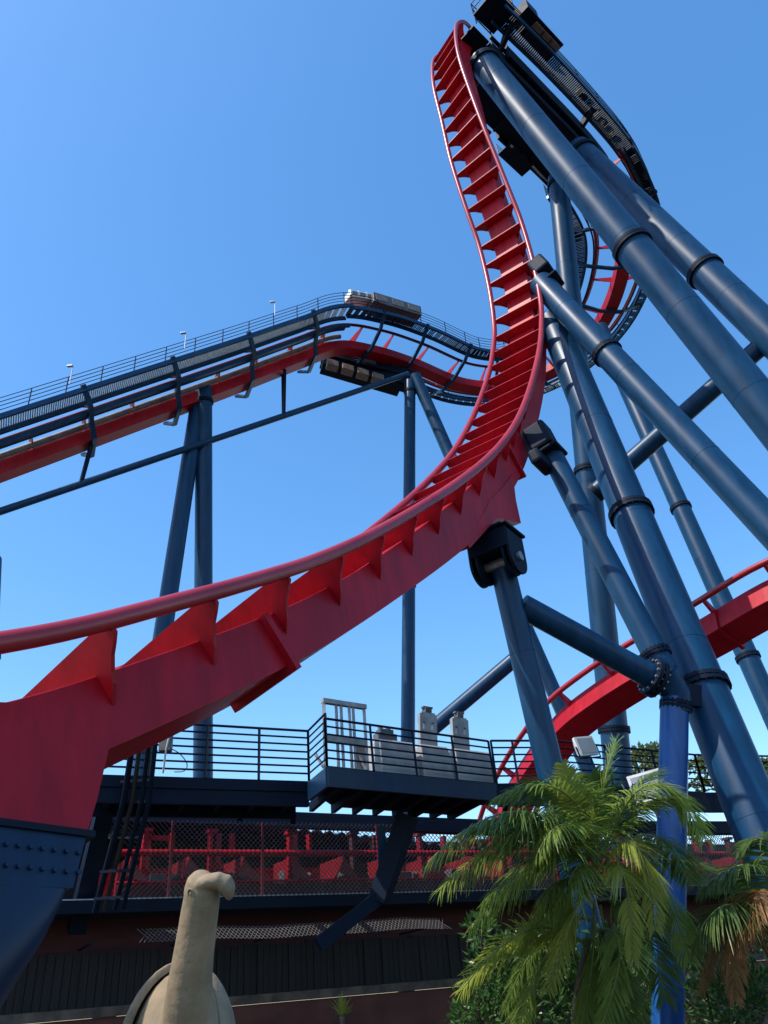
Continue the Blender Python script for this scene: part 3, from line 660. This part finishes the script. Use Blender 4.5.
mb = MB(); wallbox(mb, T0, T1, .025, .005, zc+.17, zp-.08); mb.build('added_dark_backing', 'interior', pf)  # dark board added so no sky light shows through the plank gaps
mb = MB()
for tt in range(int(T0), int(T1), 3): wallbox(mb, tt+.4, tt+.52, .0, -.12, zc+.17, zp)
mb.build('posts', 'wood', pf)
def chain(mb, t0, t1, zlo, zhi, n, pitch=.10, r=.0085, tilt=0, wav=0, sag=None):
    h = zhi-zlo
    for sgn in (-1, 1):
        x = t0-h
        while x < t1:
            a = (x, zlo) if sgn > 0 else (x, zhi); b = (x+h, zhi) if sgn > 0 else (x+h, zlo)
            if a[0] >= t0 and b[0] <= t1:
                def P_(q):
                    f = (q[1]-zlo)/h; s_ = sag(q[0]) if sag else 0
                    return wp(q[0], n + tilt*(1-f), q[1] + s_)
                if sag: 
                    m_ = ((a[0]+b[0])/2, (a[1]+b[1])/2); mb.tube([P_(a), P_(m_), P_(b)], r, 3, False)
                else: mb.beam(P_(a), P_(b), r*2, r*2)
            x += pitch
ch = thing('chain_link_fence', 'chain link screen in front of the red machinery under platform', 'fence', wp(8, 1.3, zb1))
ztop = wz(270, 822, 1.3).z
mb = MB(); chain(mb, wt(wz(95, 880, 1.3)), wt(wz(765, 880, 1.3)), zb1, ztop, 1.3, .115, .0065); mb.build('wire_mesh', 'wire', ch)
for x in (170, 263, 381, 480, 560, 640, 750):
    mb = MB(); q = wt(wz(x, 880, 1.3)); wallbox(mb, q-.03, q+.03, 1.22, 1.28, zb1, ztop); mb.build('fence_post', 'reddark', ch)
mb = MB(); wallbox(mb, T0, T1, 1.2, 1.29, zb1-.0, zb1+.05); mb.build('bottom_rail', 'grate', ch)
sh = thing('machinery_shed', 'long open shed with corrugated roof behind the chain link screen', 'shed', wp(8, -3, 0))
mb = MB(); wallbox(mb, T0, T1, 1.55, .9, zb0, zb1-.004); mb.build('edge_beam', 'navy', sh)
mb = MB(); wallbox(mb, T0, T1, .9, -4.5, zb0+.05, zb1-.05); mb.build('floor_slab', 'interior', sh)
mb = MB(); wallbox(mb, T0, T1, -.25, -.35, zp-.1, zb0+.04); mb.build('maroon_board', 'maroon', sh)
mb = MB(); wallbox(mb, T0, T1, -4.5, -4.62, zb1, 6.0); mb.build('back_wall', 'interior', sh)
# corrugated roof, edge seen falling to the right
tr0, tr1 = T0, wt(wz(520, 850, -1.2)); zr0 = wz(235, 822, -1.2).z; zr1 = wz(480, 848, -1.2).z
tq0, tq1 = wt(wz(235, 822, -1.2)), wt(wz(480, 848, -1.2)); zr = (zr0+zr1)/2
print('roof', zr0, zr1, tq0, tq1)
mb = MB(); ring = []
n_ = 260
for i in range(n_+1):
    q = T0 + (T1-T0)*i/n_; zz = .05*math.cos(i*math.pi)
    f = (q-tq0)/(tq1-tq0); base = zr0 + (zr1-zr0)*min(max(f, -1), 1.2)
    ring.append([wp(q, -1.2, base+zz), wp(q, -4.8, base+zz+.1), wp(q, -4.8, base+zz+.06), wp(q, -1.2, base+zz-.04)])
mb.loft(ring); mb.build('roof', 'roof', sh)
for x in (150, 222, 300, 385, 470, 560, 660, 750):
    mb = MB(); q = wt(wz(x, 860, -.9)); wallbox(mb, q-.06, q+.06, -1.3, -1.18, zb1, zr0-.3); mb.build('post', 'reddark', sh)
# mesh shelf, sunlight painted into its wire colour
ms = thing('wire_mesh_shelf', 'sagging sunlit wire mesh roll on top of the plank fence', 'wire mesh', wp(8, .6, zp))
sg_ = lambda x: .02*math.sin(x*1.1)+.012*math.sin(x*2.7+1)
mb = MB(); chain(mb, wt(wz(140, 940, 1.9)), wt(wz(455, 940, 1.9)), zp-.02, zp+.26, 1.5, .095, .006, tilt=.35, sag=sg_)
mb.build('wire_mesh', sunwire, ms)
for q in range(-4, 14, 2):
    mb = MB(); mb.beam(wp(q, .1, zp+.02), wp(q, 1.6, zp+.04), .04, .04); mb.build('shelf_arm', 'navy', ms)
# brake run track inside the shed: red rails, ties and machinery
br = thing('coaster_brake_run', 'red brake track and machinery inside the shed behind chain link', 'coaster track', wp(8, -.2, zb1))
zA = wz(270, 853, .6).z; zB_ = wz(270, 881, .6).z; zT = wz(270, 836, .6).z
ta_, tb_ = wt(wz(118, 860, .6)), wt(wz(766, 860, .6))
for zz, rr in ((zA, .075), (zB_, .035)):
    mb = MB(); mb.cyl(wp(ta_, .6, zz), wp(tb_, .6, zz), rr, 12); mb.build('rail', 'red', br)
mb = MB(); wallbox(mb, ta_, tb_, -.9, -1.6, zA-.75, zA-.12); mb.build('spine_beam', 'red', br)
k = ta_+.3; ii = 0
while k < tb_:
    mb = MB(); tri = [wp(k, .55, zA-.05), wp(k, .55, zA-.2), wp(k-.05, -.85, zA-.95), wp(k-.05, -.85, zA-.05)]
    mb.prism(tri, W*.05); mb.prism([wp(k, .52, zA-.1), wp(k+.42, .52, zB_+.05), wp(k+.22, .52, zB_+.05), wp(k-.1, .52, zA-.45)], WN*.05)
    mb.build('cross_tie', 'reddark', br); k += 1.35; ii += 1
k = ta_+.6
while k < tb_:
    mb = MB(); wd = random.choice((.55, .8, .65)); z0 = zA+.12
    wallbox(mb, k, k+.09, .3, .1, zB_, zT+.12); wallbox(mb, k+wd, k+wd+.09, .3, .1, zA, zT+.12); wallbox(mb, k-.05, k+.2, .34, .05, zT+.12, zT+.2)
    if random.random() < .75: wallbox(mb, k+.1, k+wd, .2, .12, zT-.05, zT+.06)
    if random.random() < .6: wallbox(mb, k+.12, k+wd*.8, .1, .02, zB_+.06, zA-.15)
    mb.build('brake_frame', random.choice(('red', 'reddark', 'maroon')), br); k += random.choice((1.6, 2.1, 1.8))
k = ta_+.9
while k < tb_:
    mb = MB(); wallbox(mb, k, k+.4, -.1, -.5, zB_+.02, zB_+.32+random.uniform(-.05, .1)); mb.cyl(wp(k+.5, -.3, zB_+.2), wp(k+.8, -.3, zB_+.2), .11, 12); mb.build('brake_motor', 'motor', br, bevel=.02); k += 1.7
mb = MB(); wallbox(mb, ta_, tb_, .9, .86, zb1+.05, zB_-.08); mb.build('kick_board', 'maroon', br)

# ------------------------------------------------------------------ FLOODLIGHTS by the palm
def flood(label, x, y, s, sz, yaw):
    p = at(x, y, s); t = thing('floodlight', label, 'floodlight', p - Z*.4, 'white floodlights near the palm')
    cx, sx = math.cos(yaw), math.sin(yaw); a1 = V((cx, sx, .12)).normalized(); a3 = V((-.1, .1, 1)); a3 = (a3-a1*a3.dot(a1)).normalized(); a2 = a3.cross(a1)
    mb = MB(); mb.loft([[p + a2*d_ + a1*i_*w_/2 + a3*j_*h_/2 for i_, j_ in ((-1, -1), (1, -1), (1, 1), (-1, 1))] for d_, w_, h_ in ((-.02, sz, sz*.8), (.05, sz, sz*.8), (.22, sz*.55, sz*.45))]); mb.build('housing', 'white', t, bevel=.012)
    mb = MB(); mb.box(p - a2*.03, (sz*.84, .02, sz*.64), (a1, a2, a3)); mb.build('lens', 'glass', t)
    mb = MB(); mb.tube([p+a1*sz*.55, p+a1*sz*.55-a3*sz*.5, p-a1*sz*.55-a3*sz*.5, p-a1*sz*.55], .018, 6); mb.tube([p-a3*sz*.5, p-a3*(sz*.5+.5)], .025, 8); mb.build('bracket', 'navy', t)
flood('white tilted floodlight just above the palm fronds', 586, 746, 17.6, .55, .5)
flood('white floodlight behind the palm beside bright blue pipe', 648, 786, 19, .85, -.3)

# ------------------------------------------------------------------ STONE BIRD STATUE
S0 = 5.0
stt = thing('bird_statue', 'tan carved stone bird with long upright neck, beak to the right', 'statue', (at(185, 1020, S0).x, at(185, 1020, S0).y, 0))
k_ = S0/769
fx = RT.copy(); fx.z = 0; fx.normalize(); fy = V((-fx.y, fx.x, 0))
def ellring(c, T, a, b, n=28):
    r0_ = Z if abs(T.dot(fx)) > .75 else fx; A_ = (r0_ - T*r0_.dot(T)).normalized(); B_ = T.cross(A_); return [c + A_*a*math.cos(2*math.pi*i/n) + B_*b*math.sin(2*math.pi*i/n) for i in range(n)]
def loftpath(spec, n=28):
    P_ = [at(x, y, S0+ds) for x, y, ds, _, _ in spec]; m = len(P_); rings = []
    for i in range(m):
        T = (P_[min(i+1, m-1)]-P_[max(i-1, 0)]).normalized(); rings.append(ellring(P_[i], T, spec[i][3]*k_, spec[i][4]*k_, n))
    return rings
mb = MB()
neck = [(188, 1040, 0, 27, 27), (189, 1000, 0, 24, 25), (190.5, 978, 0, 21.5, 23), (194, 952, 0, 20, 21.5), (197.5, 928, 0, 19, 20), (200, 910, 0, 18.5, 19), (202, 897, 0, 18, 18.5), (201.5, 887, 0, 17, 17), (201.5, 879, 0, 14, 14), (202.5, 874, 0, 9, 9), (203, 871.5, 0, 4, 4)]
mb.loft(loftpath(neck), smooth=True)
beak = [(203, 885, -.03, 8, 12), (211, 882, -.04, 8, 13), (219, 881, -.04, 8.6, 13), (225, 883, -.04, 8.6, 12), (228.5, 888.5, -.04, 7.2, 10), (229.5, 895, -.04, 5, 7), (229, 899, -.04, 2.5, 4)]
mb.loft(loftpath(beak), smooth=True)
chin = [(203, 898, .02, 8, 12), (210, 899, .02, 6.5, 10), (216, 900, .02, 4, 7)]
mb.loft(loftpath(chin), smooth=True)
bc = at(181, 1060, S0+.12)
def ellipsoid(c, a, b, h, n=28, m=16, zsq=1.0):
    rr = []
    for i in range(m+1):
        ph = math.pi*i/m; z_ = math.cos(ph); q = max(.02, math.sin(ph)); rr.append([c + fx*a*q*math.cos(2*math.pi*k/n) + fy*b*q*math.sin(2*math.pi*k/n) + Z*h*z_ for k in range(n)])
    return rr
mb.loft(ellipsoid(bc + V((-.02, 0, -.02)), .335, .36, .54), smooth=True)
mb.loft(ellipsoid(at(188, 1050, S0-.05), .20, .20, .47), smooth=True)
body = mb.build('body', 'stone', stt)
rm = body.modifiers.new('remesh', 'REMESH'); rm.mode = 'VOXEL'; rm.voxel_size = .008; rm.use_smooth_shade = True
smo = body.modifiers.new('smooth', 'SMOOTH'); smo.iterations = 6; smo.factor = .6
# wings: curved shells wrapped over the flanks
for sg2 in (-1, 1):
    mb = MB(); rows = []
    for i in range(15):
        ph = .12 + i/14*2.3; row = []
        for j in range(11):
            th = (-.55 + 1.5*j/10)
            q = V((math.cos(th)*sg2, math.sin(th)-.1, 0)); c = bc + V((-.02, 0, -.02))
            row.append(c + (fx*q.x*.375 + fy*q.y*.40)*math.sin(ph) + Z*.575*math.cos(ph))
        rows.append(row)
    nn = 11; vs = [p for r_ in rows for p in r_]
    mb.add(vs, [(i*nn+j, i*nn+j+1, (i+1)*nn+j+1, (i+1)*nn+j) for i in range(14) for j in range(10)], True)
    wv = mb.build('wing', 'stone', stt); so_ = wv.modifiers.new('solid', 'SOLIDIFY'); so_.thickness = .05; so_.offset = 0
    bv = wv.modifiers.new('bevel', 'BEVEL'); bv.width = .015; bv.segments = 2
e_ = at(187.5, 888, S0-.112)
mb = MB(); fd = (CAM-e_).normalized(); o1 = fx.copy(); o2 = Z.copy()
out = -FW + RT*-.42; out.normalize(); o1 = Z.cross(out).normalized(); o2 = out.cross(o1)
ec = at(201, 887, S0) + out*.104
mb.tube([ec + (o1*math.cos(a)*.022 + o2*math.sin(a)*.034) for a in [2*math.pi*i/20 for i in range(21)]], .0055, 6)
mb.loft([[ec - out*.004*0 + (o1*math.cos(2*math.pi*i/16)*.013*f + o2*math.sin(2*math.pi*i/16)*.02*f) + out*h_ for i in range(16)] for f, h_ in ((1, -.004), (.8, .004), (.4, .007), (.05, .008))], smooth=True)
mb.build('eye', 'stone', stt)
mb = MB(); c = stt.location; mb.cyl(V((c.x, c.y, 0)), V((c.x, c.y, .75)), .34, 32); mb.cyl(V((c.x, c.y, .0)), V((c.x, c.y, .12)), .42, 32); mb.build('pedestal', 'stone', stt)

# ------------------------------------------------------------------ PALMS
def frond(P3, parent, matn, ll=.55, n=46, droop=.55, wid=.022, twist=0, side=None):
    """P3 three world points of the midrib; leaflets both sides"""
    a, b, c = P3; pts = []
    for i in range(25):
        t = i/24; pts.append(a*(1-t)**2 + b*2*t*(1-t) + c*t*t)
    st = MB(); st.tube(pts, [.02*(1-.8*i/24)+.003 for i in range(25)], 6)
    so = st.build('frond_stem', 'stalk' if matn != 'dry' else 'dry', None)
    mb = MB()
    for i in range(n):
        t = .14 + .86*(i+.5)/n; k0 = min(23, int(t*24)); p = pts[k0].lerp(pts[k0+1], t*24-k0)
        T = (pts[k0+1]-pts[k0]).normalized(); S = T.cross(Z)
        if S.length < .2: S = T.cross(V((1, 0, 0)))
        S.normalize(); S = Matrix.Rotation(twist, 3, T) @ S; U_ = S.cross(T)
        L_ = ll*(math.sin(math.pi*min(1, .22+t*.72))**.7)*random.uniform(.85, 1.1)
        for sg in (-1, 1):
            d = (S*sg*1.0 + T*(.4+.5*t) + U_*random.uniform(.0, .25)).normalized()
            d = (d + V((random.uniform(-.16, .16), random.uniform(-.16, .16), random.uniform(-.16, .16)))).normalized()
            q = p.copy(); row = []; dr = droop*random.uniform(.7, 1.3)
            wv = d.cross(U_).normalized()
            segs = 4
            for j in range(segs+1):
                f = j/segs; w2 = wid*(math.sin(math.pi*(.12+.86*f))**.8)
                row.append((q - wv*w2, q + wv*w2)); d = (d - Z*dr*.34).normalized(); q = q + d*L_/segs
            vs = [x for r_ in row for x in r_]
            mb.add(vs, [(2*j, 2*j+1, 2*j+3, 2*j+2) for j in range(segs)])
    o = mb.build('frond', matn, parent); so.parent = o
    so.data.transform(Matrix.Translation(-wloc(parent)))
    return o
def palm(label, base, fronds, s0, trunk_top, name='palm_tree'):
    b = V((base.x, base.y, 0)); t = thing(name, label, 'palm', b)
    mb = MB()
    for k2 in range(5):
        a = k2*1.3; off = V((math.cos(a)*.22, math.sin(a)*.22, 0)); tp = V((trunk_top.x, trunk_top.y, trunk_top.z-.3*(k2 % 2))) + off*.5
        pts_ = [b+off, b.lerp(tp, .5)+off*1.4, tp]; mb.tube(catmull(pts_, .12), .055, 8)
    mb.build('trunk', 'trunk', t)
    for (px, ds, m, ll, dr, tw) in fronds:
        pp = [at(x, y, s0+d_) for (x, y), d_ in zip(px, ds)]
        # raise the middle control so the curve passes the middle pixel
        mid = pp[1]*2 - (pp[0]+pp[2])/2
        frond([pp[0], mid, pp[2]], t, m, ll*1.2, 92, dr*.75, .012, tw)
    return t
S1 = 11.5
pal = [
 (((594, 860), (578, 808), (562, 764)), (0, .1, .2), 'leafyellow', .30, .3, .2),
 (((596, 850), (602, 795), (616, 740)), (0, .2, .5), 'leaf', .55, .35, .3),
 (((592, 880), (525, 812), (428, 862)), (0, -.3, -.8), 'leafdark', .85, .9, 0),
 (((590, 860), (540, 815), (452, 838)), (.1, .0, -.2), 'leaf', .70, .7, 0),
 (((588, 948), (530, 930), (462, 990)), (-.1, -.6, -1.2), 'leafyellow', .62, .40, .5),
 (((600, 865), (648, 785), (703, 838)), (0, -.2, -.5), 'leaf', .60, .8, 0),
 (((602, 868), (636, 845), (655, 930)), (-.1, -.5, -.8), 'leafyellow', .45, 1.0, .3),
 (((600, 880), (622, 870), (633, 960)), (-.1, -.7, -1.0), 'leafyellow', .42, 1.1, 0),
 (((594, 900), (592, 965), (580, 1030)), (-.1, -.5, -.6), 'leaf', .55, .9, 0),
 (((600, 905), (612, 965), (628, 1035)), (0, -.4, -.5), 'leafdark', .6, .9, 0),
 (((606, 880), (684, 862), (762, 910)), (.6, 1.6, 3.6), 'leafdark', .60, .7, 0),
 (((590, 875), (548, 850), (482, 905)), (.1, .4, .2), 'leafdark', .75, .8, .2),
 (((594, 865), (570, 800), (520, 782)), (.1, .5, .9), 'leafdark', .6, .5, .1),
 (((600, 860), (625, 800), (655, 772)), (.1, .6, .9), 'leafdark', .6, .5, .1),
 (((592, 920), (545, 935), (505, 1010)), (0, .3, .2), 'leafdark', .6, .8, 0),
 (((602, 870), (650, 835), (690, 880)), (.2, .6, .8), 'leafdark', .7, .8, .2),
 (((596, 870), (597, 820), (590, 775)), (.2, .3, .4), 'leafdark', .6, .5, .5),
 (((600, 900), (640, 920), (665, 1000)), (.2, .3, .2), 'leafdark', .6, .8, 0),
 (((590, 890), (556, 885), (520, 950)), (0, -.2, -.5), 'leaf', .65, 1.0, 0),
 (((598, 880), (575, 870), (560, 940)), (-.1, -.5, -.7), 'leaf', .55, 1.1, 0),
 (((590, 870), (530, 830), (440, 890)), (.2, -.1, -.3), 'leaf', .75, .9, .1),
 (((592, 880), (555, 850), (470, 930)), (.1, -.4, -.9), 'leaf', .7, .9, .2),
 (((596, 870), (640, 810), (685, 800)), (0, .1, .1), 'leaf', .6, .6, .1),
 (((600, 890), (650, 880), (690, 960)), (0, -.2, -.5), 'leaf', .6, .9, .1),
 (((592, 940), (545, 960), (520, 1030)), (-.1, -.5, -.8), 'leaf', .55, .6, .3),
 (((598, 930), (620, 950), (600, 1030)), (-.2, -.7, -.9), 'leaf', .5, .7, .4),
 (((594, 865), (565, 825), (535, 860)), (-.1, -.6, -1.1), 'leaf', .55, .8, .1),
 (((594, 890), (580, 900), (548, 990)), (-.1, -.7, -1.0), 'leafyellow', .5, .6, .3),
 (((594, 856), (560, 790), (492, 800)), (.1, .1, .1), 'leaf', .62, .7, 0),
]
palm('bushy green palm with arching fronds in front of the blue pipes', at(597, 1100, S1), pal, S1, at(597, 930, S1))
pal2 = [
 (((775, 965), (735, 905), (692, 945)), (0, -.2, -.4), 'leafdark', .75, 1.1, 0),
 (((770, 960), (730, 915), (700, 990)), (0, .1, 0), 'dry', .55, 1.2, 0),
 (((780, 980), (740, 920), (735, 1000)), (-.1, -.3, -.4), 'dry', .5, 1.2, 0),
 (((790, 960), (765, 890), (742, 950)), (-.1, -.4, -.7), 'dry', .6, 1.0, 0),
 (((785, 955), (760, 870), (700, 890)), (.1, .2, .2), 'leafdark', .7, .9, 0),
 (((790, 940), (775, 850), (740, 850)), (.2, .4, .5), 'leafdark', .6, .7, 0),
]
palm('partly dried palm with orange fronds at the right edge', at(795, 1100, 11.2), pal2, 11.2, at(790, 985, 11.2))

# leafy shrubs
def leafcloud(mb, c, rad, n, ls, wd, seedj=0):
    for i in range(n):
        d = V((random.gauss(0, 1), random.gauss(0, 1), random.gauss(0, 1))).normalized(); r_ = random.random()**.45
        p = c + V((d.x*rad[0], d.y*rad[1], d.z*rad[2]))*r_
        f = (d*.8 + V((random.uniform(-.7, .7), random.uniform(-.7, .7), random.uniform(-.2, .9)))).normalized(); s_ = f.orthogonal().normalized()
        s_ = Matrix.Rotation(random.uniform(0, 6.3), 3, f) @ s_; nn_ = f.cross(s_); l = ls*random.uniform(.6, 1.2); w2 = wd*random.uniform(.7, 1.2)
        mb.add([p, p+f*l*.35+s_*w2+nn_*.1*l, p+f*l-nn_*.05*l, p+f*l*.35-s_*w2+nn_*.1*l], [(0, 1, 2), (0, 2, 3)])
def shrub(label, blobs, s, ls=.16, wd=.035, n=420, matn='shrub'):
    bx0 = at(blobs[0][0], 1100, s); t = thing('shrub', label, 'shrub', (bx0.x, bx0.y, 0), 'leafy shrubs under the palm')
    mb = MB(); st = MB()
    for (x, y, rpx) in blobs:
        c = at(x, y, s+random.uniform(-.3, .3)); r_ = rpx*s/769; leafcloud(mb, c, (r_, r_, r_*.9), int(n*(rpx/35)**2), ls, wd); st.tube([V((bx0.x, bx0.y, 0)), c], .02, 6)
    mb.build('foliage', matn, t); st.build('stems', 'bark', t)
shrub('dark glossy shrub under the left side of the palm', [(500, 965, 34), (525, 1005, 40), (478, 1010, 30), (545, 950, 30), (480, 930, 18)], 12.6)
shrub('broad leaved shrub right of palm beside bright blue pipe', [(635, 1000, 40), (650, 965, 28), (610, 1010, 38), (695, 1005, 36)], 16)
shrub('leafy shrub hiding the foot of the palm trunks', [(590, 975, 34), (570, 1010, 36), (610, 950, 24)], 12.9)
shrub('dense dark shrub in the bottom right corner', [(730, 1000, 42), (765, 985, 40), (700, 960, 26)], 12.9)
# spiky plant
sp = thing('spiky_plant', 'small spiky leaved plant in front of the terracotta wall', 'plant', at(342, 1060, 15).xy.to_3d())
mb = MB(); c = at(342, 1016, 15)
for i in range(46):
    a = random.uniform(0, 6.28); e = random.uniform(.1, 1.45); d = V((math.cos(a)*math.cos(e), math.sin(a)*math.cos(e), math.sin(e))); L_ = random.uniform(.32, .5); s_ = d.cross(Z).normalized()*.013
    q2 = c+d*L_*.6; q3 = c+d*L_-Z*.05; mb.add([c-s_, c+s_, q2+s_*.9, q2-s_*.9, q3], [(0, 1, 2, 3), (3, 2, 4)])
mb.build('leaves', 'leafyellow', sp); mb = MB(); mb.tube([V((c.x, c.y, 0)), c], .05, 8); mb.build('stem', 'trunk', sp)

# ------------------------------------------------------------------ FAR TREES
def tree(label, x, y, s, rpx, n=1500, seed=0):
    random.seed(seed); c = at(x, y, s); t = thing('broadleaf_tree', label, 'tree', (c.x, c.y, 0), 'trees behind the coaster')
    r_ = rpx*s/769; mb = MB(); tk = MB(); tk.tube([V((c.x, c.y, 0)), V((c.x+.1, c.y, c.z*.6)), c], [.32, .25, .08], 10)
    for i in range(16):
        d = V((random.uniform(-1, 1), random.uniform(-1, 1), random.uniform(-.8, 1))); q = c + V((d.x*r_, d.y*r_, d.z*r_*.75))
        tk.tube([c.lerp(V((c.x, c.y, c.z*.6)), .6), c.lerp(q, .5)+V((0, 0, .2)), q], [.10, .06, .02], 6)
        rb = r_*random.uniform(.25, .45); leafcloud(mb, q, (rb, rb, rb*.6), n//16, .30, .09)
    tk.build('trunk', 'bark', t); mb.build('crown', 'tree', t)
tree('airy green treetop between the steep and bright blue pipes', 648, 772, 42, 30, 1300, 3)
tree('airy green treetop right of widest blue pipe', 733, 775, 40, 28, 1500, 5)
tree('low green treetop cut by the right edge above the walkway', 775, 778, 36, 22, 1600, 8)
tree('distant tree glimpsed through the slit under the walkway left end', 150, 832, 45, 36, 2200, 9)
tree('distant tree glimpsed through the slit beneath walkway near conduits', 215, 842, 47, 34, 2200, 12)
